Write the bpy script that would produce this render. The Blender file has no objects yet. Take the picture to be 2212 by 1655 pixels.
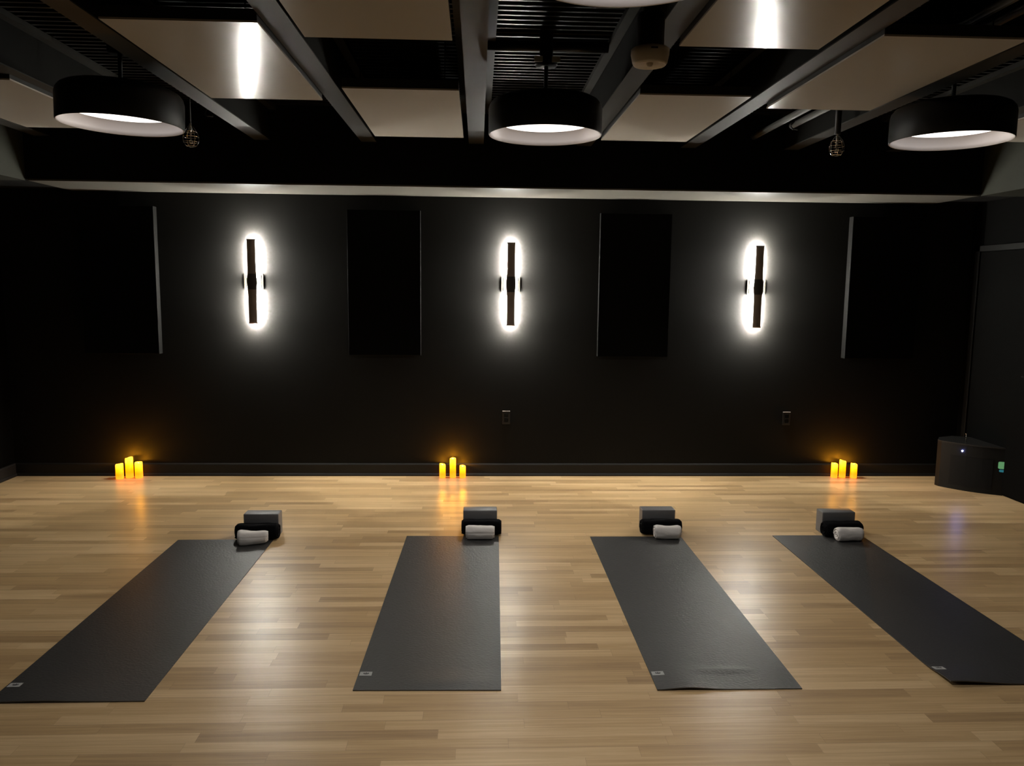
import bpy, bmesh, math, random
from mathutils import Vector, Matrix, noise
random.seed(7)
SC = bpy.context.scene
COL = SC.collection
PI = math.pi

# ------------------------------------------------------------------ materials
def mat(name, color, rough=0.6, spec=0.5, metal=0.0, emit=None, estr=0.0, bump=None, coat=0.0):
    m = bpy.data.materials.new(name); m.use_nodes = True
    nt = m.node_tree; b = nt.nodes['Principled BSDF']
    b.inputs['Base Color'].default_value = (*color, 1)
    b.inputs['Roughness'].default_value = rough
    b.inputs['Specular IOR Level'].default_value = spec
    b.inputs['Metallic'].default_value = metal
    b.inputs['Coat Weight'].default_value = coat
    if emit:
        b.inputs['Emission Color'].default_value = (*emit, 1)
        b.inputs['Emission Strength'].default_value = estr
    if bump:
        scale, strength, dist = bump
        tc = nt.nodes.new('ShaderNodeTexCoord'); n = nt.nodes.new('ShaderNodeTexNoise')
        n.inputs['Scale'].default_value = scale; n.inputs['Detail'].default_value = 4
        bp = nt.nodes.new('ShaderNodeBump'); bp.inputs['Strength'].default_value = strength
        bp.inputs['Distance'].default_value = dist
        nt.links.new(tc.outputs['Object'], n.inputs['Vector'])
        nt.links.new(n.outputs['Fac'], bp.inputs['Height'])
        nt.links.new(bp.outputs['Normal'], b.inputs['Normal'])
    return m

def wood_floor():
    m = bpy.data.materials.new('maple_strip_floor'); m.use_nodes = True
    nt = m.node_tree; N = nt.nodes; L = nt.links; b = N['Principled BSDF']
    def math_(op, a, c=None, d=None):
        n = N.new('ShaderNodeMath'); n.operation = op
        for i, x in enumerate((a, c, d)):
            if x is None: continue
            if isinstance(x, (int, float)): n.inputs[i].default_value = x
            else: L.new(x, n.inputs[i])
        return n.outputs[0]
    tc = N.new('ShaderNodeTexCoord'); sp = N.new('ShaderNodeSeparateXYZ'); L.new(tc.outputs['Object'], sp.inputs[0])
    x, y = sp.outputs['X'], sp.outputs['Y']
    SW = 0.0635
    yr = math_('DIVIDE', math_('ADD', y, 0.0295), SW); row = math_('FLOOR', yr); fy = math_('SUBTRACT', yr, row)
    def wn(a, c=None, seed=0.0):
        cb = N.new('ShaderNodeCombineXYZ'); L.new(a, cb.inputs[0])
        if c is not None: L.new(c, cb.inputs[1])
        cb.inputs[2].default_value = seed
        w = N.new('ShaderNodeTexWhiteNoise'); w.noise_dimensions = '3D'; L.new(cb.outputs[0], w.inputs['Vector'])
        return w.outputs['Value']
    r1 = wn(row, None, 1.3); r2 = wn(row, None, 5.7)
    ln = math_('MULTIPLY_ADD', r2, 0.45, 0.5)
    xr = math_('DIVIDE', math_('MULTIPLY_ADD', r1, 3.0, x), ln)
    cell = math_('FLOOR', xr); fx = math_('MULTIPLY', math_('SUBTRACT', xr, cell), ln)
    c1 = wn(row, cell, 2.1); c2 = wn(row, cell, 9.4)
    # grain, stretched along the boards, shifted per board
    cb = N.new('ShaderNodeCombineXYZ')
    L.new(math_('MULTIPLY_ADD', c2, 37.0, math_('MULTIPLY', x, 2.2)), cb.inputs[0])
    L.new(math_('MULTIPLY', y, 75.0), cb.inputs[1]); L.new(math_('MULTIPLY', c1, 19.0), cb.inputs[2])
    g = N.new('ShaderNodeTexNoise'); g.inputs['Scale'].default_value = 1.0; g.inputs['Detail'].default_value = 5
    g.inputs['Roughness'].default_value = 0.6; g.inputs['Distortion'].default_value = 0.35
    L.new(cb.outputs[0], g.inputs['Vector'])
    ramp = N.new('ShaderNodeValToRGB'); e = ramp.color_ramp.elements
    e[0].position = 0.0; e[0].color = (0.31, 0.195, 0.095, 1)
    e[1].position = 1.0; e[1].color = (0.66, 0.475, 0.265, 1)
    k = e.new(0.5); k.color = (0.48, 0.32, 0.155, 1)
    f = math_('ADD', math_('MULTIPLY', c1, 0.66), math_('MULTIPLY', g.outputs['Fac'], 1.15))
    f = math_('SUBTRACT', f, 0.40)
    L.new(f, ramp.inputs[0])
    # seams: fine between strips, darker every third strip (board edge)
    third = math_('MODULO', math_('ADD', row, 300.0), 3.0)
    isb = math_('LESS_THAN', third, 0.5)
    wdt = math_('MULTIPLY_ADD', isb, 0.018, 0.012)
    s1 = math_('LESS_THAN', fy, wdt)
    s2 = math_('LESS_THAN', fx, 0.0016)
    seam = math_('MAXIMUM', math_('MULTIPLY', s1, math_('ADD', math_('MULTIPLY_ADD', isb, 0.30, 0.22), math_('MULTIPLY', math_('COMPARE', row, 57.0, 0.1), 0.35))), math_('MULTIPLY', s2, 0.3))
    mx = N.new('ShaderNodeMix'); mx.data_type = 'RGBA'
    L.new(seam, mx.inputs['Factor']); L.new(ramp.outputs[0], mx.inputs[6]); mx.inputs[7].default_value = (0.09, 0.05, 0.025, 1)
    L.new(mx.outputs[2], b.inputs['Base Color'])
    b.inputs['Roughness'].default_value = 0.33
    b.inputs['Specular IOR Level'].default_value = 0.75
    # worn lacquer: fine orange-peel that sparkles in the reflections
    v = N.new('ShaderNodeTexVoronoi'); v.feature = 'DISTANCE_TO_EDGE'; v.inputs['Scale'].default_value = 62
    n2 = N.new('ShaderNodeTexNoise'); n2.inputs['Scale'].default_value = 120; n2.inputs['Detail'].default_value = 3
    L.new(tc.outputs['Object'], v.inputs['Vector']); L.new(tc.outputs['Object'], n2.inputs['Vector'])
    h = math_('ADD', math_('MULTIPLY', math_('MINIMUM', v.outputs['Distance'], 0.08), 2.0), math_('MULTIPLY', n2.outputs['Fac'], 0.5))
    h = math_('SUBTRACT', h, math_('MULTIPLY', seam, 1.0))
    bp = N.new('ShaderNodeBump'); bp.inputs['Strength'].default_value = 0.28; bp.inputs['Distance'].default_value = 0.0012
    L.new(h, bp.inputs['Height']); L.new(bp.outputs['Normal'], b.inputs['Normal'])
    return m

def mat_rubber():
    m = mat('mat_rubber', (0.025, 0.0245, 0.0235), 0.44, 0.8)
    nt = m.node_tree; N = nt.nodes; L = nt.links; b = N['Principled BSDF']
    tc = N.new('ShaderNodeTexCoord')
    n = N.new('ShaderNodeTexNoise'); n.inputs['Scale'].default_value = 90; n.inputs['Detail'].default_value = 2
    v = N.new('ShaderNodeTexVoronoi'); v.inputs['Scale'].default_value = 120
    mp = N.new('ShaderNodeMapping'); mp.inputs['Scale'].default_value = (0.6, 1.0, 1.0)
    L.new(tc.outputs['Object'], mp.inputs['Vector'])
    L.new(mp.outputs[0], n.inputs['Vector']); L.new(mp.outputs[0], v.inputs['Vector'])
    a = N.new('ShaderNodeMath'); a.operation = 'ADD'; L.new(n.outputs['Fac'], a.inputs[0]); L.new(v.outputs['Distance'], a.inputs[1])
    bp = N.new('ShaderNodeBump'); bp.inputs['Strength'].default_value = 0.5; bp.inputs['Distance'].default_value = 0.0015
    L.new(a.outputs[0], bp.inputs['Height']); L.new(bp.outputs['Normal'], b.inputs['Normal'])
    return m

def candle_wax(h):
    # glows from the bulb inside: more light gets out near the top
    m = bpy.data.materials.new('candle_wax'); m.use_nodes = True
    nt = m.node_tree; N = nt.nodes; L = nt.links; b = N['Principled BSDF']
    b.inputs['Base Color'].default_value = (0.30, 0.15, 0.02, 1); b.inputs['Roughness'].default_value = 0.5
    tc = N.new('ShaderNodeTexCoord'); sp = N.new('ShaderNodeSeparateXYZ'); L.new(tc.outputs['Object'], sp.inputs[0])
    dv = N.new('ShaderNodeMath'); dv.operation = 'DIVIDE'; L.new(sp.outputs['Z'], dv.inputs[0]); dv.inputs[1].default_value = h
    r = N.new('ShaderNodeValToRGB'); e = r.color_ramp.elements
    e[0].position = 0.0; e[0].color = (0.9, 0.19, 0.010, 1)
    e[1].position = 1.0; e[1].color = (1.0, 0.45, 0.03, 1)
    k = e.new(0.30); k.color = (0.95, 0.17, 0.0, 1)
    k = e.new(0.62); k.color = (1.0, 0.32, 0.0, 1)
    L.new(dv.outputs[0], r.inputs[0]); L.new(r.outputs[0], b.inputs['Emission Color'])
    b.inputs['Emission Strength'].default_value = 3.0
    return m

M = {
 'floor': wood_floor(),
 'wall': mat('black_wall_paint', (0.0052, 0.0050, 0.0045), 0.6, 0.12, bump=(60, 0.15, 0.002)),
 'wall_shaded': mat('black_wall_paint_shaded', (0.0012, 0.0012, 0.0011), 0.8, 0.03),  # darker copy of the wall paint: side wall shade put into the colour
 'soffit': mat('black_soffit_paint', (0.004, 0.004, 0.004), 0.8, 0.1),
 'bulk': mat('charcoal_bulkhead_paint', (0.019, 0.020, 0.0155), 0.7, 0.15),
 'trim': mat('grey_soffit_underside', (0.075, 0.071, 0.061), 0.5, 0.15),
 'base': mat('black_baseboard', (0.010, 0.0095, 0.009), 0.5, 0.25),
 'deck': mat('black_metal_deck', (0.0055, 0.0057, 0.0055), 0.35, 0.5),
 'beam': mat('charcoal_steel', (0.024, 0.0232, 0.0215), 0.55, 0.2),
 'flange': mat('black_angle_steel', (0.013, 0.013, 0.011), 0.6, 0.2),
 'beamside': mat('black_steel', (0.005, 0.005, 0.0045), 0.8, 0.06),
 'panel': mat('taupe_ceiling_panel', (0.36, 0.33, 0.29), 0.19, 0.4),
 'panelside': mat('black_panel_edge', (0.012, 0.012, 0.011), 0.6, 0.3),
 'felt': mat('black_acoustic_felt', (0.0022, 0.0022, 0.0022), 0.95, 0.05),
 'feltedge': mat('black_panel_return', (0.0055, 0.0055, 0.0052), 0.6, 0.15),
 'shade': mat('matt_black_shade', (0.003, 0.003, 0.003), 0.5, 0.2),
 'inner': mat('white_shade_lining', (0.62, 0.60, 0.61), 0.5, 0.3),
 'disc': mat('lamp_diffuser', (0.8, 0.8, 0.8), 0.5, 0.3, emit=(1.0, 0.93, 0.88), estr=2.6),
 'bronze': mat('bronze_sconce_metal', (0.20, 0.165, 0.145), 0.45, 0.5, metal=0.3),
 'bronzedark': mat('dark_bronze_sleeve', (0.03, 0.028, 0.028), 0.4, 0.4),
 'inner_glow': mat('added_sconce_inner_glow', (0.9, 0.9, 0.9), 0.5, 0.3, emit=(1.0, 0.965, 0.87), estr=260.0),
 'edge_glow': mat('added_sconce_edge_glow', (0.9, 0.9, 0.9), 0.5, 0.3, emit=(1.0, 0.965, 0.87), estr=2500.0),
 'end_glow': mat('added_sconce_end_glow', (0.9, 0.9, 0.9), 0.5, 0.3, emit=(1.0, 0.965, 0.87), estr=2600.0),
 'led': mat('sconce_led_strip', (0.9, 0.9, 0.9), 0.5, 0.3, emit=(1.0, 0.965, 0.87), estr=18500.0),
 'canopy': mat('sconce_backplate', (0.02, 0.018, 0.014), 0.5, 0.4),
 'rubber': mat_rubber(),
 'tag': mat('mat_tag', (0.36, 0.36, 0.35), 0.5, 0.4),
 'tagmark': mat('mat_tag_mark', (0.07, 0.07, 0.07), 0.5, 0.4),
 'foam': mat('charcoal_foam_block', (0.085, 0.084, 0.086), 0.5, 1.0, bump=(300, 0.2, 0.001)),
 'black_cloth': mat('black_blanket', (0.0025, 0.0025, 0.003), 0.95, 0.05, bump=(60, 0.5, 0.004)),
 'towel': mat('white_terry', (0.58, 0.55, 0.525), 0.9, 0.15, bump=(420, 0.6, 0.002)),
 'bulb': mat('candle_bulb', (0.9, 0.7, 0.4), 0.4, 0.3, emit=(1.0, 0.75, 0.15), estr=3.0),
 'black_plastic': mat('black_plastic', (0.0025, 0.0025, 0.0023), 0.5, 0.2),
 'grille': mat('black_grille', (0.002, 0.002, 0.002), 0.7, 0.15),
 'blue_led': mat('blue_led', (0.2, 0.2, 1.0), 0.3, 0.3, emit=(0.30, 0.34, 1.0), estr=480.0),
 'green_patch': mat('green_emissive', (0.02, 0.05, 0.03), 0.3, 0.3, emit=(0.10, 0.26, 0.11), estr=1.0),
 'teal_patch': mat('teal_emissive', (0.02, 0.04, 0.05), 0.3, 0.3, emit=(0.01, 0.12, 0.15), estr=1.0),
 'cream': mat('cream_plastic', (0.36, 0.32, 0.26), 0.3, 0.5),
 'chrome': mat('polished_wire', (0.85, 0.82, 0.75), 0.18, 0.5, metal=1.0),
 'pale': mat('pale_label', (0.55, 0.56, 0.5), 0.5, 0.3),
 'outlet': mat('black_outlet_plate', (0.011, 0.0105, 0.010), 0.3, 0.5),
 'outlet_glint': mat('outlet_edge_highlight', (0.5, 0.42, 0.38), 0.3, 0.5),
 'pipe': mat('dark_grey_pipe', (0.07, 0.07, 0.065), 0.4, 0.5),
}

# ------------------------------------------------------------------ mesh helpers
def link(name, bm, material, parent=None, smooth=False, loc=None):
    me = bpy.data.meshes.new(name)
    bmesh.ops.recalc_face_normals(bm, faces=bm.faces[:])
    bm.to_mesh(me); bm.free()
    mats = material if isinstance(material, (list, tuple)) else [material]
    for m_ in mats: me.materials.append(m_)
    if smooth:
        for p in me.polygons: p.use_smooth = True
    o = bpy.data.objects.new(name, me); COL.objects.link(o)
    if parent: o.parent = parent
    if loc is not None: o.location = loc
    return o

def tag(o, label=None, cat=None, group=None, kind=None):
    if label: o['label'] = label
    if cat: o['category'] = cat
    if group: o['group'] = group
    if kind: o['kind'] = kind
    return o

def thing(name, label, cat, loc=(0, 0, 0), rz=0.0, group=None):
    o = bpy.data.objects.new(name, None); COL.objects.link(o)
    o.empty_display_size = 0.05
    o.location = loc; o.rotation_euler = (0, 0, rz)
    return tag(o, label, cat, group)

def copy_thing(root, loc, rz, label):
    r = root.copy(); COL.objects.link(r); r.location = loc; r.rotation_euler = (0, 0, rz); r['label'] = label
    for ch in list(root.children):
        c = ch.copy(); COL.objects.link(c); c.parent = r
        for g in list(ch.children):
            d = g.copy(); COL.objects.link(d); d.parent = c
    return r

def box(bm, x0, x1, y0, y1, z0, z1, bevel=0.0, seg=2, mi=0):
    vs = [bm.verts.new((x, y, z)) for x in (x0, x1) for y in (y0, y1) for z in (z0, z1)]
    fs = [(0, 1, 3, 2), (4, 6, 7, 5), (0, 4, 5, 1), (2, 3, 7, 6), (0, 2, 6, 4), (1, 5, 7, 3)]
    faces = [bm.faces.new([vs[i] for i in f]) for f in fs]
    for f in faces: f.material_index = mi
    if bevel > 0:
        es = set(e for f in faces for e in f.edges)
        bmesh.ops.bevel(bm, geom=list(es), offset=bevel, segments=seg, affect='EDGES', profile=0.5)
    return faces

def lathe(bm, prof, seg=48, cx=0, cy=0, mi=0, cap_top=False, cap_bot=False):
    rings = []
    for r, z in prof:
        rings.append([bm.verts.new((cx + r * math.cos(2 * PI * k / seg), cy + r * math.sin(2 * PI * k / seg), z)) for k in range(seg)])
    for a, b in zip(rings, rings[1:]):
        for k in range(seg):
            f = bm.faces.new((a[k], a[(k + 1) % seg], b[(k + 1) % seg], b[k])); f.material_index = mi
    if cap_bot: bm.faces.new(rings[0]).material_index = mi
    if cap_top: bm.faces.new(rings[-1]).material_index = mi
    return rings

def tube(bm, pts, r, seg=10, mi=0):
    pts = [Vector(p) for p in pts]; rings = []
    up = Vector((0, 0, 1))
    for i, p in enumerate(pts):
        d = (pts[min(i + 1, len(pts) - 1)] - pts[max(i - 1, 0)]).normalized()
        a = d.cross(up)
        if a.length < 1e-3: a = d.cross(Vector((1, 0, 0)))
        a.normalize(); b = d.cross(a).normalized()
        rr = r[i] if isinstance(r, (list, tuple)) else r
        rings.append([bm.verts.new(p + a * rr * math.cos(2 * PI * k / seg) + b * rr * math.sin(2 * PI * k / seg)) for k in range(seg)])
    for A, B in zip(rings, rings[1:]):
        for k in range(seg):
            bm.faces.new((A[k], A[(k + 1) % seg], B[(k + 1) % seg], B[k])).material_index = mi
    bm.faces.new(rings[0]).material_index = mi; bm.faces.new(rings[-1]).material_index = mi

def new(): return bmesh.new()

# ------------------------------------------------------------------ camera
PITCH, YAW, ROLL, CAMH, FPX = 0.1240, 0.0443, 0.0108, 1.6604, 1688.0
F = Vector((math.sin(YAW) * math.cos(PITCH), math.cos(YAW) * math.cos(PITCH), -math.sin(PITCH)))
R = Vector((math.cos(YAW), -math.sin(YAW), 0)); Uv = R.cross(F)
R2 = math.cos(ROLL) * R + math.sin(ROLL) * Uv
U2 = -math.sin(ROLL) * R + math.cos(ROLL) * Uv
cam = bpy.data.cameras.new('camera'); co = bpy.data.objects.new('camera', cam); COL.objects.link(co)
co.matrix_world = Matrix(((R2.x, U2.x, -F.x, 0), (R2.y, U2.y, -F.y, 0), (R2.z, U2.z, -F.z, CAMH), (0, 0, 0, 1)))
cam.sensor_width = 36; cam.sensor_fit = 'HORIZONTAL'; cam.lens = FPX / 2212 * 36; cam.clip_start = 0.05
SC.camera = co

# ------------------------------------------------------------------ room shell
XL, XR, YB, YF = -3.95, 4.295, 6.725, -3.0      # left, right, back wall, wall behind the camera
ZD, ZS, YS = 2.97, 2.396, 6.09                  # metal deck, soffit underside, soffit face
def struct(name, bm, m, smooth=False): return tag(link(name, bm, m, None, smooth), kind='structure')

bm = new(); box(bm, XL - .1, XR + .1, YF - .1, YB + .1, -0.1, 0.0); struct('floor', bm, M['floor'])
bm = new(); box(bm, XL - .1, XR + .1, YB, YB + .1, 0, 3.1); struct('wall_back', bm, M['wall'])
bm = new(); box(bm, XL - .1, XL, YF, YB, 0, 3.1); struct('wall_left', bm, M['wall_shaded'])
bm = new(); box(bm, XR, XR + .1, YF, YB, 0, 3.1); struct('wall_right', bm, M['wall_shaded'])
bm = new(); box(bm, XL - .1, XR + .1, YF - .1, YF, 0, 3.1); struct('wall_front', bm, M['wall'])
# corrugated metal deck: flutes run across the room
bm = new(); prof = []
y = YF; p = 0.066
while y < YB:
    prof += [(y, ZD), (y + p * .25, ZD), (y + p * .32, ZD + .03), (y + p * .93, ZD + .03)]
    y += p
prof.append((YB, ZD))
top = []
for (yy, zz) in prof:
    top.append((bm.verts.new((XL, yy, zz)), bm.verts.new((XR, yy, zz))))
for a, b_ in zip(top, top[1:]): bm.faces.new((a[0], a[1], b_[1], b_[0]))
box(bm, XL - .1, XR + .1, YF - .1, YB + .1, 3.06, 3.12)
struct('ceiling', bm, M['deck'])

# soffit along the back wall, bulkheads along the side walls
XBL, XBR = -3.36, 3.93
bm = new(); box(bm, XL, XR, YS, YB, ZS + .012, ZD + .04); struct('wall_soffit', bm, M['soffit'])
bm = new(); box(bm, XBL + .02, XBR - .02, YS - .004, YB - .004, ZS, ZS + .012); struct('trim_1', bm, M['trim'])
bm = new(); box(bm, XL, XBL, YF, YS, ZS, ZD + .04); struct('wall_bulkhead_left', bm, M['bulk'])
bm = new(); box(bm, XBR, XR, YF, YS, ZS, ZD + .04); struct('wall_bulkhead_right', bm, M['bulk'])
def baseboard(name, a, b_, n):
    # a,b: ends on the wall line; n: inward normal
    bm = new(); a = Vector(a); b_ = Vector(b_); n = Vector(n)
    prof = [(0, 0), (.026, 0), (.026, .012), (.020, .022), (.013, .024), (.013, .098), (.008, .108), (0, .110)]
    rows = [[bm.verts.new(q + n * d + Vector((0, 0, z))) for d, z in prof] for q in (a, b_)]
    for i in range(len(prof) - 1): bm.faces.new((rows[0][i], rows[0][i + 1], rows[1][i + 1], rows[1][i]))
    bm.faces.new(rows[0]); bm.faces.new(rows[1])
    struct(name, bm, M['base'])
baseboard('baseboard_back', (XL, YB, 0), (XR, YB, 0), (0, -1, 0))
baseboard('baseboard_left', (XL, YF, 0), (XL, YB, 0), (1, 0, 0))
baseboard('baseboard_right', (XR, YF, 0), (XR, 5.55, 0), (-1, 0, 0))
# black door set in the right wall by the corner
bm = new(); box(bm, XR - .018, XR, 5.66, 6.56, .012, 1.985, .003); dr = struct('door_1', bm, M['wall_shaded'])
bm = new()
box(bm, XR - .03, XR, 5.60, 5.655, 0, 2.04, .003); box(bm, XR - .03, XR, 6.565, 6.62, 0, 2.04, .003); box(bm, XR - .03, XR, 5.60, 6.62, 1.99, 2.04, .003)
link('door_frame', bm, M['black_plastic'], dr)
bm = new(); tube(bm, [(XR - .018, 5.74, 1.0), (XR - .06, 5.74, 1.0), (XR - .065, 5.75, 1.0), (XR - .065, 5.86, 1.0)], .009)
link('door_handle', bm, M['black_plastic'], dr, True)

# ------------------------------------------------------------------ ceiling beams
BZ = 2.72
beam_x = [-3.277, -2.471, -1.673, -0.881, -0.076, 0.741, 1.543, 2.345, 3.145]
beam_lab = ['black steel ceiling beam at far left, outermost in the row',
 'black ceiling beam left of the left pendant lamp, mostly hidden in the dark',
 'dark grey ceiling beam between the left pendant lamp and the streaked ceiling panel',
 'dark grey ceiling beam running left of the near centre ceiling panel',
 'dark grey ceiling beam pointing straight away, left of the centre pendant lamp',
 'dark grey ceiling beam right of the centre pendant lamp, behind the round sensor',
 'dark grey ceiling beam running between the small and the long right hand ceiling panels',
 'dim ceiling beam beside the hanging pipes, left of the right pendant lamp',
 'black steel ceiling beam hidden above the right pendant lamp']
for i, (x, lab) in enumerate(zip(beam_x, beam_lab)):
    t = thing('ceiling_beam', lab, 'beam', (x, 0, BZ), group='ceiling beams')
    bm = new(); box(bm, 0, .112, YF, YS, 0, .006); link('bottom_flange', bm, M['beam'], t)
    bm = new(); box(bm, .004, .108, YF, YS, .006, ZD - BZ); link('web', bm, M['beamside'], t)
    for s in (-.05, .112):
        bm = new(); box(bm, s, s + .05, YF, YS, ZD - BZ - .03, ZD - BZ - .001); link('top_flange', bm, M['flange'], t)

# ------------------------------------------------------------------ suspended ceiling panels
PZ = 2.69
def ceiling_panel(x0, x1, y0, y1, lab):
    t = thing('ceiling_panel', lab, 'ceiling panel', ((x0 + x1) / 2, (y0 + y1) / 2, PZ), group='flat taupe panels hung between the beams')
    w, l = (x1 - x0) / 2, (y1 - y0) / 2
    bm = new(); box(bm, -w, w, -l, l, 0, .008); link('face_sheet', bm, M['panel'], t)
    bm = new(); box(bm, -w + .002, w - .002, -l + .002, l - .002, .008, .055, .003); link('edge_frame', bm, M['panelside'], t)
    bm = new()
    for sx in (-w + .08, w - .08):
        for sy in (-l + .12, l - .12): tube(bm, [(sx, sy, .05), (sx, sy, ZD - PZ)], .003, 6)
    link('hanger_wires', bm, M['panelside'], t)
ceiling_panel(-1.505, -0.885, 3.31, 4.63, 'taupe ceiling panel with a bright vertical streak, right of the left pendant lamp')
ceiling_panel(-0.735, -0.115, 2.18, 3.48, 'plain taupe ceiling panel cut off by the top edge, left of centre')
ceiling_panel(-0.728, -0.108, 4.34, 5.69, 'plain taupe ceiling panel nearest the back wall, left of the centre pendant lamp')
ceiling_panel(0.858, 1.468, 2.18, 3.48, 'taupe ceiling panel with a bright streak at its far edge, right of the round sensor')
ceiling_panel(0.865, 1.475, 4.34, 5.68, 'taupe ceiling panel nearest the back wall, right of the centre pendant lamp')
ceiling_panel(1.655, 2.265, 3.28, 4.60, 'long taupe ceiling panel above the hanging pipes at upper right')
ceiling_panel(-3.06, -2.43, 4.32, 5.60, 'taupe ceiling panel at the left edge behind the left pendant lamp')
ceiling_panel(3.27, 3.84, 4.40, 5.45, 'taupe ceiling panel at the right edge behind the right pendant lamp')

# ------------------------------------------------------------------ pendant lamps
def spot(name, loc, power, size_deg, blend, radius, color, parent, rot=(0, 0, 0)):
    l = bpy.data.lights.new(name, 'SPOT'); l.energy = power; l.spot_size = math.radians(size_deg); l.spot_blend = blend
    l.shadow_soft_size = radius; l.color = color
    o = bpy.data.objects.new(name, l); COL.objects.link(o); o.location = loc; o.rotation_euler = rot; o.parent = parent
    return o
def make_pendant(loc, lab):
    t = thing('pendant_lamp', lab, 'pendant lamp', loc, group='round black drum pendant lamps')
    bm = new()   # z = 0 at the rim
    lathe(bm, [(.296, 0), (.300, .004), (.300, .13), (.294, .152), (.280, .170), (.255, .183), (.2, .193), (.1, .199), (.012, .2)], 72)
    link('shade', bm, M['shade'], t, True)
    bm = new(); lathe(bm, [(.296, 0), (.291, .001), (.286, .02), (.258, .062), (.244, .068)], 72)
    link('lining', bm, M['inner'], t, True)
    bm = new(); lathe(bm, [(.244, .068), (.239, .064), (.235, .064), (.001, .062)], 72); link('diffuser', bm, M['disc'], t, True)
    bm = new(); tube(bm, [(0, 0, .195), (0, 0, ZD - loc[2] - .02)], .011, 12); link('stem', bm, M['shade'], t, True)
    bm = new(); lathe(bm, [(.001, .352), (.055, .352), (.06, .362), (.06, .39), (.035, .40), (.035, ZD - loc[2])], 24); link('ceiling_canopy', bm, M['shade'], t, True)
    return t
RIM = 2.45
pend = [((-1.825, 4.21, RIM), 'black drum pendant lamp at upper left, in front of the left edge ceiling panel'),
        ((0.350, 4.26, RIM), 'black drum pendant lamp hanging in the middle between the two central beams'),
        ((2.515, 4.20, RIM), 'black drum pendant lamp at upper right, in front of the right edge ceiling panel'),
        ((0.370, 2.033, RIM), 'nearest pendant lamp, only its white rim showing at the top edge of the photo')]
for i, (loc, lab) in enumerate(pend):
    t = make_pendant(loc, lab)
    if i == 0: t.rotation_euler = (0, math.radians(1.3), 0)
    spot('pendant_spot', (0, 0, .02), (20, 68, 20, 86)[i], 150, .5, .18, (1.0, .96, .90), t)
    if i == 1:
        for s in (-1, 1):
            bm = new(); box(bm, s * .045 - .022, s * .045 + .022, -.066, -.058, 2.808 - RIM, 2.838 - RIM, .003); link('mounting_clip', bm, M['pale'], t)

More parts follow.
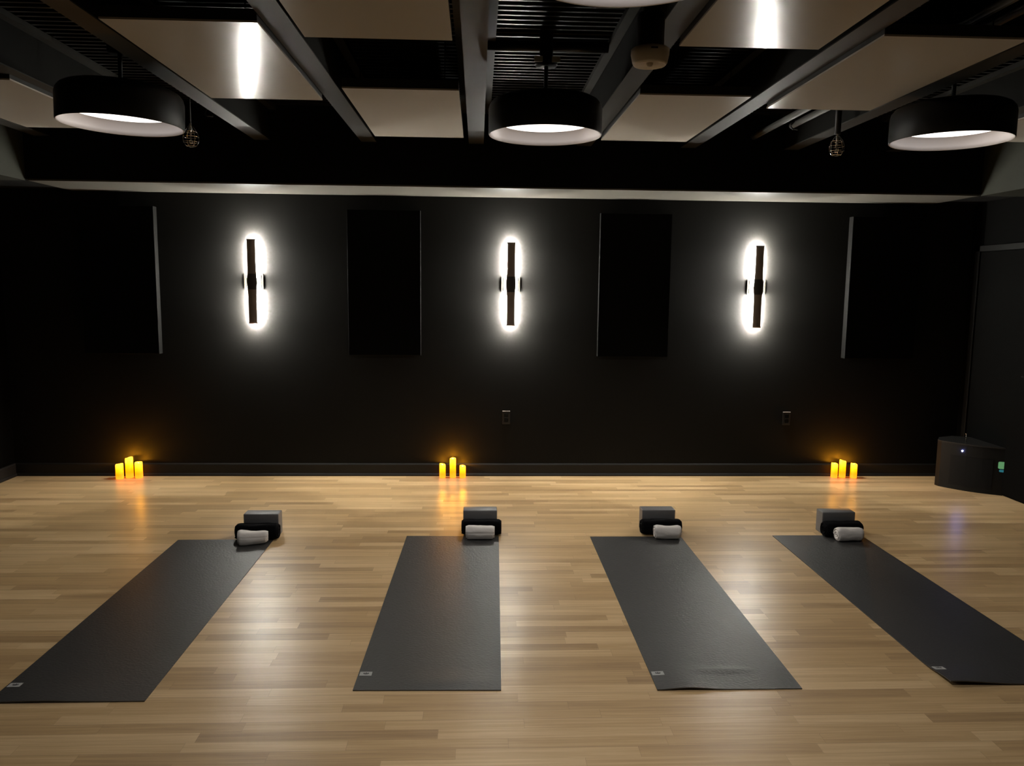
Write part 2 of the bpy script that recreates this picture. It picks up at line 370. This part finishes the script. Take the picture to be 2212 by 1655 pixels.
# ------------------------------------------------------------------ wall sconces
def make_sconce(x, lab):
    t = thing('wall_sconce', lab, 'wall sconce', (x, YB, 1.671), group='tall bronze wall sconces')
    yt = -.060; H = .350; Rr = .034
    bm = new()  # half-round shade, open towards the wall, waisted ends and swollen middle
    rows = []; nseg = 14
    for k in range(41):
        z = -H + 2 * H * k / 40
        u = abs(z) / H
        r = Rr * (1 + .16 * math.exp(-(z / .075) ** 2) + .10 * max(0, (u - .93) / .07) ** 2)
        ring_o = [bm.verts.new((r * math.cos(PI + PI * j / nseg), yt + r * .6 * math.sin(PI + PI * j / nseg), z)) for j in range(nseg + 1)]
        ring_i = [bm.verts.new(((r - .003) * math.cos(PI + PI * j / nseg), yt + (r * .6 - .003) * math.sin(PI + PI * j / nseg), z)) for j in range(nseg + 1)]
        rows.append((ring_o, ring_i))
    for (a, ai), (b_, bi) in zip(rows, rows[1:]):
        for j in range(nseg):
            bm.faces.new((a[j], a[j + 1], b_[j + 1], b_[j])); bm.faces.new((ai[j + 1], ai[j], bi[j], bi[j + 1]))
        bm.faces.new((a[0], b_[0], bi[0], ai[0])); bm.faces.new((a[-1], ai[-1], bi[-1], b_[-1]))
    for (a, ai) in (rows[0], rows[-1]):
        for j in range(nseg): bm.faces.new((a[j], ai[j], ai[j + 1], a[j + 1]))
    link('shade', bm, M['bronze'], t, True)
    bm = new()  # dark sleeve round the swollen middle
    pr = []
    for k in range(13):
        z = -.065 + .13 * k / 12
        pr.append((Rr * (1 + .16 * math.exp(-(z / .075) ** 2)) + .0025 * math.sin(PI * k / 12) + .0006, z))
    rws = [[bm.verts.new((r * math.cos(PI + PI * j / 16), yt + r * .6 * math.sin(PI + PI * j / 16), z)) for j in range(17)] for r, z in pr]
    for a, b_ in zip(rws, rws[1:]):
        for j in range(16): bm.faces.new((a[j], a[j + 1], b_[j + 1], b_[j]))
    link('sleeve', bm, M['bronzedark'], t, True)
    bm = new(); box(bm, -.017, .017, -.0146, -.0140, .016, H - .01); box(bm, -.017, .017, -.0146, -.0140, -H + .01, -.016)
    led = link('led_strip', bm, M['led'], t)
    bm = new()  # channel that carries the strip and shields it from the room
    for z0, z1 in ((.02, H - .005), (-H + .005, -.02)):
        box(bm, -.017, .017, -.045, -.0148, z0, z1)
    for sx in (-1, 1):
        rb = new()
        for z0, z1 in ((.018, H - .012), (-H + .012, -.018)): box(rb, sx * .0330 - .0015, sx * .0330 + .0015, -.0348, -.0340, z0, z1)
        link('added_edge_glow', rb, M['edge_glow'], t)  # glowing rods added for the streaks reflected in floor and ceiling panels
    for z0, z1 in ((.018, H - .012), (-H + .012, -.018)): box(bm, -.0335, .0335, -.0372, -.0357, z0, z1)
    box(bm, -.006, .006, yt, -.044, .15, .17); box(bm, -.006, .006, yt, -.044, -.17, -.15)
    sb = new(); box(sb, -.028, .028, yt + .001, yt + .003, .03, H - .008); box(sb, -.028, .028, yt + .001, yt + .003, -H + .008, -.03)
    link('added_inner_glow', sb, M['inner_glow'], t)  # glowing plates added inside the shade to broaden the halo on the wall
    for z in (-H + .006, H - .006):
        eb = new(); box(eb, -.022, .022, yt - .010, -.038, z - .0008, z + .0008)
        link('added_end_glow', eb, M['end_glow'], t)  # glowing plates added at both ends to light floor, blocks and soffit
    link('led_channel', bm, M['bronzedark'], t)
    bm = new(); tube(bm, [(0, -.01, 0), (0, yt - .008, 0)], .012, 14); link('arm', bm, M['bronzedark'], t, True)
    bm = new()  # canopy drum on the wall with two raised side cheeks
    box(bm, -.060, .060, -.008, 0, -.060, .060, .003)
    link('backplate', bm, M['cream'], t)
    for s in (-1, 1):
        bm = new(); n = 12; hh = .066
        col = []
        for k in range(n + 1):
            v = -hh + 2 * hh * k / n
            wd = .006 + .009 * (1 - (v / hh) ** 2)
            col.append([bm.verts.new(q) for q in ((s * .080, -.012, v), (s * (.080 - wd), -.012, v), (s * (.080 - wd), -.001, v), (s * .080, -.001, v))])
        for a, b_ in zip(col, col[1:]):
            for j in range(4): bm.faces.new((a[j], a[(j + 1) % 4], b_[(j + 1) % 4], b_[j]))
        bm.faces.new(col[0]); bm.faces.new(col[-1])
        link('side_cheek', bm, M['canopy'], t)
    return t
make_sconce(-1.886, 'glowing vertical bronze wall sconce nearest the left end of the back wall')
make_sconce(0.277, 'glowing vertical bronze wall sconce in the middle of the back wall')
make_sconce(2.404, 'glowing vertical bronze wall sconce nearest the right end of the back wall')

# ------------------------------------------------------------------ acoustic panels on the back wall
def wall_panel(x0, x1, lab, dep=.052):
    t = thing('acoustic_panel', lab, 'acoustic panel', ((x0 + x1) / 2, YB, 1.06), group='tall black acoustic panels on the back wall')
    w = (x1 - x0) / 2
    bm = new(); box(bm, -w + .002, w - .002, -dep - .002, -dep + .004, .002, 1.214); link('felt_face', bm, M['felt'], t)
    bm = new(); box(bm, -w, w, -dep + .003, -.004, 0, 1.216, .003); link('edge_frame', bm, M['feltedge'], t)
wall_panel(-3.275, -2.665, 'tall black acoustic panel left of the left wall sconce', .075)
wall_panel(-1.095, -0.485, 'tall black acoustic panel between the left and middle wall sconces')
wall_panel(1.030, 1.640, 'tall black acoustic panel between the middle and right wall sconces')
wall_panel(3.191, 3.801, 'tall black acoustic panel right of the right wall sconce', .075)

# ------------------------------------------------------------------ outlets
def outlet(x, lab):
    t = thing('wall_outlet', lab, 'wall outlet', (x, YB, .46), group='black wall outlets')
    bm = new(); box(bm, -.035, .035, -.007, 0, 0, .114, .003); link('cover_plate', bm, M['outlet'], t)
    bm = new(); box(bm, -.034, .034, -.009, -.001, .1135, .1165, .001); link('top_highlight', bm, M['outlet_glint'], t)  # pale strip paints the sconce light caught on the top bevel
    for z in (.018, .062):
        bm = new(); box(bm, -.017, .017, -.0095, -.006, z, z + .034, .006); link('socket', bm, M['black_plastic'], t)
outlet(.250, 'black wall outlet low under the middle wall sconce')
outlet(2.735, 'black wall outlet low under the right wall sconce, left of the right hand candles')

# ------------------------------------------------------------------ yoga mats
def make_mat(x, y, rot, lab, lift):
    L_, W_, T = 1.993, .610, .0045
    o = None
    bm = new(); nx, ny = 24, 90
    def hz(u, s):
        return lift(u / W_, s)
    g = [[None] * (ny + 1) for _ in range(nx + 1)]; gb = [[None] * (ny + 1) for _ in range(nx + 1)]
    for i in range(nx + 1):
        for j in range(ny + 1):
            u, s = W_ * i / nx, L_ * (j / ny)
            z = hz(u, s)
            g[i][j] = bm.verts.new((u, s, T + z)); gb[i][j] = bm.verts.new((u, s, .0004 + z))
    for i in range(nx):
        for j in range(ny):
            bm.faces.new((g[i][j], g[i + 1][j], g[i + 1][j + 1], g[i][j + 1]))
            bm.faces.new((gb[i][j], gb[i][j + 1], gb[i + 1][j + 1], gb[i + 1][j]))
    for i in range(nx):
        for j in (0, ny): bm.faces.new((g[i][j], g[i + 1][j], gb[i + 1][j], gb[i][j]))
    for j in range(ny):
        for i in (0, nx): bm.faces.new((g[i][j], g[i][j + 1], gb[i][j + 1], gb[i][j]))
    o = link('yoga_mat', bm, M['rubber'], None, True); o.location = (x, y, 0); o.rotation_euler = (0, 0, rot)
    md = o.modifiers.new('edges', 'EDGE_SPLIT'); md.split_angle = math.radians(50)
    tag(o, lab, 'yoga mat', 'dark grey yoga mats in a row')
    # woven tag near the near-left corner
    bm = new(); k = 6; u0, u1, s0, s1 = .006, .058, .118, .152
    vs = [[bm.verts.new((u0 + (u1 - u0) * a / k, s0 + (s1 - s0) * b / k, T + .0007 + hz(u0 + (u1 - u0) * a / k, s0 + (s1 - s0) * b / k))) for b in range(k + 1)] for a in range(k + 1)]
    for a in range(k):
        for b in range(k): bm.faces.new((vs[a][b], vs[a + 1][b], vs[a + 1][b + 1], vs[a][b + 1]))
    tg = link('tag', bm, M['tag'], o); tg['label'] = 'small light grey tag with a dark rounded mark'
    bm = new(); cu, cs_ = .033, .136; pts = []
    z0 = T + .0012 + hz(cu, cs_)
    # little lotus-like mark: a cup with three petals
    for q in range(25):
        a = PI + PI * q / 24; pts.append((cu + .013 * math.cos(a), cs_ + .001 + .009 * math.sin(a)))
    pts += [(cu + .010, cs_ + .008), (cu + .005, cs_ + .003), (cu, cs_ + .011), (cu - .005, cs_ + .003), (cu - .010, cs_ + .008)]
    f = bm.faces.new([bm.verts.new((a, b, z0)) for a, b in pts]); bmesh.ops.triangulate(bm, faces=[f])
    link('tag_mark', bm, M['tagmark'], tg)
    return o
def sm(t): t = max(0, min(1, t)); return t * t * (3 - 2 * t)
make_mat(-1.928, 2.989, .0016, 'dark grey yoga mat at far left, running off the left edge of the photo',
         lambda u, s: .006 * (1 - sm(s / .25)) * math.exp(-((u - .3) / .3) ** 2))
make_mat(-.506, 3.054, -.021, 'dark grey yoga mat second from left, its right side pointing straight away',
         lambda u, s: .008 * sm((.20 - s) / .2) * sm(s / .08 + .15) * math.exp(-((u - .75) / .35) ** 2))
make_mat(.751, 3.026, -.002, 'dark grey yoga mat right of centre, its near edge slightly buckled',
         lambda u, s: (.010 * math.exp(-((u - .22) / .16) ** 2) * sm((.30 - s) / .3)) + .006 * math.exp(-((s - .16) / .02) ** 2) * sm((u - .25) / .2) * sm((.8 - u) / .2))
make_mat(2.002, 3.036, .0035, 'dark grey yoga mat at far right, its near left corner curling up',
         lambda u, s: .020 * sm((.22 - s) / .22) * math.exp(-(u / .35) ** 2))

# ------------------------------------------------------------------ blocks, black rolls, white towels
def make_block(loc, rz, lab):
    bm = new(); box(bm, -.1143, .1143, 0, .0985, 0, .152, .006, 3)
    o = link('yoga_block', bm, M['foam'], None, True); o.location = loc; o.rotation_euler = (0, 0, rz)
    md = o.modifiers.new('edges', 'EDGE_SPLIT'); md.split_angle = math.radians(40)
    tag(o, lab, 'yoga block', 'charcoal yoga blocks behind the mats')

def make_roll(name, length, ry, rz_, material, seed, turns=2.6, sag=0.0, taper=0.0, nl=26, na=56, groove=.10, sqr=2.4):
    # a rolled cloth: lumpy squashed cylinder along X with the spiral of the roll in both ends
    bm = new(); rnd = random.Random(seed); ph = rnd.random() * 6.28
    def sec(a, x, k):
        c, s = math.cos(a), math.sin(a)
        r = (abs(c) ** sqr + abs(s) ** sqr) ** (-1 / sqr)
        n_ = noise.noise(Vector((c * 1.6 + seed, s * 1.6, x * 16))) * .06 + noise.noise(Vector((c * 4 + seed, s * 4, x * 40))) * .02
        flap = -.09 * math.exp(-(((a - ph) % (2 * PI)) / .12) ** 2)
        tp = 1 - taper * x / length
        r = r * (1 + n_ + flap) * k * tp
        return r * c * ry, r * s * rz_ + rz_ + sag * math.sin(PI * (x / length + .5)) * -1
    rows = []
    for i in range(nl + 1):
        u = i / nl; x = -length / 2 + length * u
        e = min(u, 1 - u) * nl
        k = .93 if e < .5 else (.985 if e < 1.5 else 1.0)
        rows.append([bm.verts.new((x, *sec(2 * PI * j / na, x, k))) for j in range(na)])
    for a, b_ in zip(rows, rows[1:]):
        for j in range(na): bm.faces.new((a[j], a[(j + 1) % na], b_[(j + 1) % na], b_[j]))
    for side, row in ((-1, rows[0]), (1, rows[-1])):
        prev = row; nr = 16
        for q in range(1, nr):
            f = 1 - q / nr
            cur = []
            for j in range(na):
                a = 2 * PI * j / na
                yy, zz = sec(a, side * length / 2, .93 * f)
                zc = rz_; zz = zc + (sec(a, side * length / 2, .93)[1] - zc) * f
                ds = math.sin((f * turns + a / (2 * PI)) * 2 * PI)
                cur.append(bm.verts.new((side * (length / 2 + .004 - (groove * .035 if ds < -.2 else -groove * .05 * (ds > .2))), yy, zz)))
            for j in range(na): bm.faces.new((prev[j], prev[(j + 1) % na], cur[(j + 1) % na], cur[j]))
            prev = cur
        bm.faces.new(prev)
    return link(name, bm, material, None, True)

st = [  # block x, front y, black roll (x, y, len), towel (x, y, len, rz)
 dict(b=(-1.419, 5.056), r=(-1.427, 4.998, .258, .02), t=(-1.427, 4.892, .166, .17), n='far left yoga mat'),
 dict(b=(.022, 5.132), r=(.031, 5.076, .248, -.02), t=(.022, 4.977, .172, -.03), n='second yoga mat from left'),
 dict(b=(1.240, 5.134), r=(1.243, 5.076, .256, .02), t=(1.262, 4.975, .158, -.05), n='yoga mat right of centre'),
 dict(b=(2.465, 5.072), r=(2.464, 5.014, .246, .02), t=(2.462, 4.914, .160, .04), n='far right yoga mat'),
]
for i, s in enumerate(st):
    make_block((s['b'][0], s['b'][1], 0.0), 0, 'charcoal foam yoga block standing behind the %s' % s['n'])
    r = make_roll('rolled_blanket', s['r'][2], .049, .050, M['black_cloth'], 3 + i, sqr=2.6)
    r.location = (s['r'][0], s['r'][1], .0062); r.rotation_euler = (0, 0, s['r'][3])
    tag(r, 'rolled black blanket between block and white towel on the %s' % s['n'], 'blanket', 'rolled black blankets at the far ends of the mats')
    tw = make_roll('rolled_towel', s['t'][2], .041, .044, M['towel'], 11 + i, turns=2.2, taper=(.28 if i == 0 else .04), sag=(.004 if i in (0, 2) else 0.0), sqr=2.3)
    tw.location = (s['t'][0], s['t'][1], .0060); tw.rotation_euler = (0, 0, s['t'][3])
    tag(tw, 'rolled white towel on the far end of the %s' % s['n'], 'towel', 'rolled white towels at the far ends of the mats')

# ------------------------------------------------------------------ candles
def make_candle(x, y, h, slant, sdir, lab, rad=.0315):
    t = thing('pillar_candle', lab, 'candle', (x, y, 0), group='glowing flameless pillar candles')
    seg = 36
    bm = new(); rows = []
    def topz(a): return slant * math.cos(a - sdir) + .0012 * math.sin(3 * a + h * 90)
    spec = [(0, rad - .002, 0), (.003, rad, 0), (h * .3, rad * 1.005, 0), (h * .6, rad * .995, 0), (h * .86, rad, 0), (h - .010, rad * .99, 1), (h - .002, rad * .95, 1), (h - .001, rad * .86, 1), (h - .012, rad * .80, 1)]
    for z, r, w in spec:
        rows.append([bm.verts.new((r * math.cos(2 * PI * k / seg), r * math.sin(2 * PI * k / seg), z + w * topz(2 * PI * k / seg))) for k in range(seg)])
    for a, b_ in zip(rows, rows[1:]):
        for k in range(seg): bm.faces.new((a[k], a[(k + 1) % seg], b_[(k + 1) % seg], b_[k]))
    bm.faces.new(rows[0]); bm.faces.new(rows[-1])
    link('wax_pillar', bm, candle_wax(h), t, True)
    bm = new(); lathe(bm, [(.0005, h - .013), (.004, h - .012), (.005, h - .009), (.003, h - .005), (.0004, h - .003)], 12); link('flame_bulb', bm, M['bulb'], t, True)
    l = bpy.data.lights.new('candle_light', 'POINT'); l.energy = 2.6; l.specular_factor = .04; l.color = (1.0, .38, .015); l.shadow_soft_size = .003
    o = bpy.data.objects.new('candle_light', l); COL.objects.link(o); o.location = (0, 0, h + .002); o.parent = t
g = ['left hand candle group', 'middle candle group', 'right hand candle group']
for gi, lst in enumerate([
   [(-3.026, 6.612, .128, .004, 0, 'short left candle of the '), (-2.960, 6.650, .176, .007, 0, 'tallest, centre candle of the '), (-2.880, 6.645, .136, .002, 1.6, 'short right candle of the ')],
   [(-.300, 6.648, .121, .005, 2.9, 'short left candle of the '), (-.211, 6.655, .172, .002, .4, 'tallest, centre candle of the '), (-.126, 6.648, .108, .003, 3.0, 'short right candle of the ')],
   [(3.166, 6.655, .130, .004, 3.0, 'short left candle of the '), (3.240, 6.658, .154, .006, 3.1, 'tallest, centre candle of the '), (3.334, 6.640, .130, .004, 3.0, 'short right candle of the ')]]):
    for c in lst: make_candle(*c[:5], c[5] + g[gi] + ' on the floor', (.0315, .027, .0285)[gi])

# ------------------------------------------------------------------ floor loudspeaker in the right corner
A = Vector((3.935, 6.352)); B = Vector((4.284, 6.040))
t = thing('floor_speaker', 'black floor loudspeaker with a blue light, standing in the right corner', 'loudspeaker', (4.09, 6.30, 0))
bm = new(); off = Vector((4.09, 6.30))
d = (B - A); nrm = Vector((d.y, -d.x)).normalized()
if nrm.y > 0: nrm = -nrm
outl = []
for k in range(13):
    u = k / 12; outl.append(A + d * u + nrm * (.035 * math.sin(PI * u)))
outl += [Vector((4.286, 6.08)), Vector((4.286, 6.50)), Vector((4.15, 6.56)), Vector((4.00, 6.50)), Vector((3.93, 6.40))]
def prism(bm, pts, z0, z1):
    lo = [bm.verts.new((q.x - off.x, q.y - off.y, z0)) for q in pts]; hi = [bm.verts.new((q.x - off.x, q.y - off.y, z1)) for q in pts]
    n = len(pts)
    for k in range(n): bm.faces.new((lo[k], lo[(k + 1) % n], hi[(k + 1) % n], hi[k]))
    bm.faces.new(lo); bm.faces.new(hi)
prism(bm, outl, 0.0, .385); link('cabinet', bm, M['black_plastic'], t)
bm = new(); prism(bm, [q + nrm * .006 if k < 13 else q for k, q in enumerate(outl)], .385, .397); link('top_plate', bm, M['base'], t)
bm = new(); gr = []
for k in range(2, 11):
    u = k / 12; q = A + d * u + nrm * (.035 * math.sin(PI * u) + .004); gr.append(q)
lo = [bm.verts.new((q.x - off.x, q.y - off.y, .04)) for q in gr]; hi = [bm.verts.new((q.x - off.x, q.y - off.y, .29)) for q in gr]
for k in range(len(gr) - 1): bm.faces.new((lo[k], lo[k + 1], hi[k + 1], hi[k]))
r_ = bmesh.ops.extrude_face_region(bm, geom=bm.faces[:]); bmesh.ops.translate(bm, vec=(-nrm.x * .003, -nrm.y * .003, 0), verts=[v for v in r_['geom'] if isinstance(v, bmesh.types.BMVert)])
link('grille', bm, M['grille'], t)
u = .35; q = A + d * u + nrm * (.035 * math.sin(PI * u) + .004) - off
bm = new(); ax = Vector((d.x, d.y)).normalized()
dv = [bm.verts.new((ax.x * .0055 * math.cos(2 * PI * k / 20), ax.y * .0055 * math.cos(2 * PI * k / 20), .0055 * math.sin(2 * PI * k / 20))) for k in range(20)]
fc = bm.faces.new(dv); r_ = bmesh.ops.extrude_face_region(bm, geom=[fc]); bmesh.ops.translate(bm, vec=(nrm.x * .0012, nrm.y * .0012, 0), verts=[v for v in r_['geom'] if isinstance(v, bmesh.types.BMVert)])
led = link('indicator_light', bm, M['blue_led'], t, True); led.location = (q.x, q.y, .335); led['label'] = 'bright blue white indicator light'
def make_patch(name, u0, u1, z0, z1, m, rr):  # rounded emissive patch at the right end of the cabinet front
    bm = new(); vs = []; n = 8
    P = []
    for (uu, zz, a0) in ((u1 - 0.0, z1, 0), (u0 + rr, z1, PI / 2), (u0 + rr, z0, PI)):
        if uu == u1: P.append((u1, z1))
        else:
            for k in range(n + 1):
                a = a0 + PI / 2 * k / n; P.append((uu + rr * math.cos(a), (z1 - rr * .3 if a0 == PI / 2 else z0 + rr * .3) + rr * .3 * math.sin(a)))
    P.append((u1, z0))
    f = []
    for uu, zz in P:
        q = A + d * uu + nrm * (.035 * math.sin(PI * min(1, uu)) + .005) - off; f.append(bm.verts.new((q.x, q.y, zz)))
    bm.faces.new(f); link(name, bm, m, t)
make_patch('emissive_patch', .905, 1.0, .222, .281, M['green_patch'], .03)
make_patch('emissive_patch', .925, 1.0, .195, .216, M['teal_patch'], .02)
bm = new(); tube(bm, [(.0, -.03, .397), (.0, -.03, .468)], .0025, 8); lathe(bm, [(.001, .466), (.009, .467), (.009, .472), (.001, .474)], 16, 0, -.03); link('pole_socket', bm, M['chrome'], t, True)

# ------------------------------------------------------------------ ceiling fittings
# round sensor on a black mount under the beam right of centre
t = thing('ceiling_sensor', 'cream round ceiling sensor on a black mount, right of centre at the top', 'sensor', (.653, 3.10, 2.503))
bm = new(); lathe(bm, [(.001, .004), (.05, .004), (.056, .000), (.060, .001), (.066, .008), (.073, .040), (.073, .058), (.068, .062), (.001, .062)], 48); link('sensor_body', bm, M['cream'], t, True)
bm = new(); lathe(bm, [(.001, -.010), (.008, -.009), (.012, -.002), (.013, .004)], 20, -.004, -.02); link('lens', bm, M['cream'], t, True)
bm = new(); box(bm, -.012, .014, -.0745, -.0700, .044, .050, .001); link('vent_slot', bm, M['black_plastic'], t)
bm = new(); lathe(bm, [(.05, .062), (.052, .075), (.052, .17), (.046, .19), (.001, .192)], 32); lathe(bm, [(.03, .19), (.034, .20), (.034, .28), (.02, .30), (.001, .301)], 24); link('mount', bm, M['shade'], t, True)
bm = new(); tube(bm, [(0, 0, .29), (0, 0, ZD - 2.503)], .014, 12); link('conduit_drop', bm, M['shade'], t, True)
# sprinkler heads in wire cages on black drop pipes
def sprinkler(x, y, zb, pr, lab):
    t = thing('caged_sprinkler', lab, 'sprinkler', (x, y, zb), group='sprinkler heads in wire cages')
    bm = new(); tube(bm, [(0, 0, .14), (0, 0, ZD + .02 - zb)], pr, 12); link('drop_pipe', bm, M['shade'], t, True)
    bm = new(); lathe(bm, [(.008, .145), (.010, .11), (.006, .10), (.004, .05), (.016, .03), (.017, .027), (.001, .026)], 16); link('sprinkler_head', bm, M['chrome'], t, True)
    bm = new()
    for r, z in ((.030, .012), (.044, .035), (.046, .065), (.036, .095)):
        tube(bm, [(r * math.cos(2 * PI * k / 24), r * math.sin(2 * PI * k / 24), z) for k in range(25)], .0012, 5)
    for k in range(6):
        a = 2 * PI * k / 6 + .3
        tube(bm, [(r * math.cos(a), r * math.sin(a), z) for r, z in ((.004, .006), (.030, .012), (.044, .035), (.046, .065), (.036, .095), (.012, .13))], .0012, 5)
    link('wire_cage', bm, M['chrome'], t, True)
sprinkler(-1.757, 5.0, 2.475, .005, 'caged sprinkler head hanging at the right side of the left pendant lamp')
sprinkler(2.263, 5.0, 2.492, .019, 'caged sprinkler head on a thick black pipe below the long right hand ceiling panel')
def hook(x, y, z, lab):
    bm = new()
    tube(bm, [(0, 0, ZD - z), (0, 0, .05), (-.016, 0, .035), (-.018, 0, .015), (-.006, 0, .002), (.010, 0, .004), (.03, 0, .0)], .006, 10)
    o = link('ceiling_hook', bm, M['shade'], None, True); o.location = (x, y, z); tag(o, lab, 'hook', 'black hooks hanging under the ceiling')
hook(2.137, 5.4, 2.735, 'small black ceiling hook by the pipes, left of the right caged sprinkler')
hook(-1.78, 5.4, 2.745, 'small black ceiling hook just right of the left pendant lamp')
for x, lab in ((2.10, 'dim grey ceiling pipe beside the small black hook, left one of the two'), (2.262, 'dim grey ceiling pipe right of the hook, above the right caged sprinkler')):
    bm = new(); tube(bm, [(0, YF + .02, 0), (0, YS - .01 if x < 2.2 else 5.75, 0)], .022, 16)
    o = link('ceiling_pipe', bm, M['pipe'], None, True); o.location = (x, 0, 2.81 if x < 2.2 else 2.83); tag(o, lab, 'pipe', 'pipes under the ceiling at right')
bm = new(); tube(bm, [(.03, 4.35, 2.93), (.69, 4.35, 2.93)], .027, 12)  # black round bar across the deck ribs above the centre lamp
o = link('ceiling_bar', bm, M['shade'], None, True); tag(o, 'black round bar crossing under the ribbed ceiling above the centre pendant lamp', 'conduit')

# ------------------------------------------------------------------ world and view
w = bpy.data.worlds.new('world'); SC.world = w; w.use_nodes = True
w.node_tree.nodes['Background'].inputs[0].default_value = (0, 0, 0, 1); w.node_tree.nodes['Background'].inputs[1].default_value = 0
SC.view_settings.view_transform = 'Standard'; SC.view_settings.look = 'None'
SC.view_settings.exposure = -0.12; SC.view_settings.gamma = 1; SC.view_settings.use_curve_mapping = False
SC.cycles.max_bounces = 10; SC.cycles.diffuse_bounces = 6; SC.cycles.sample_clamp_indirect = 6
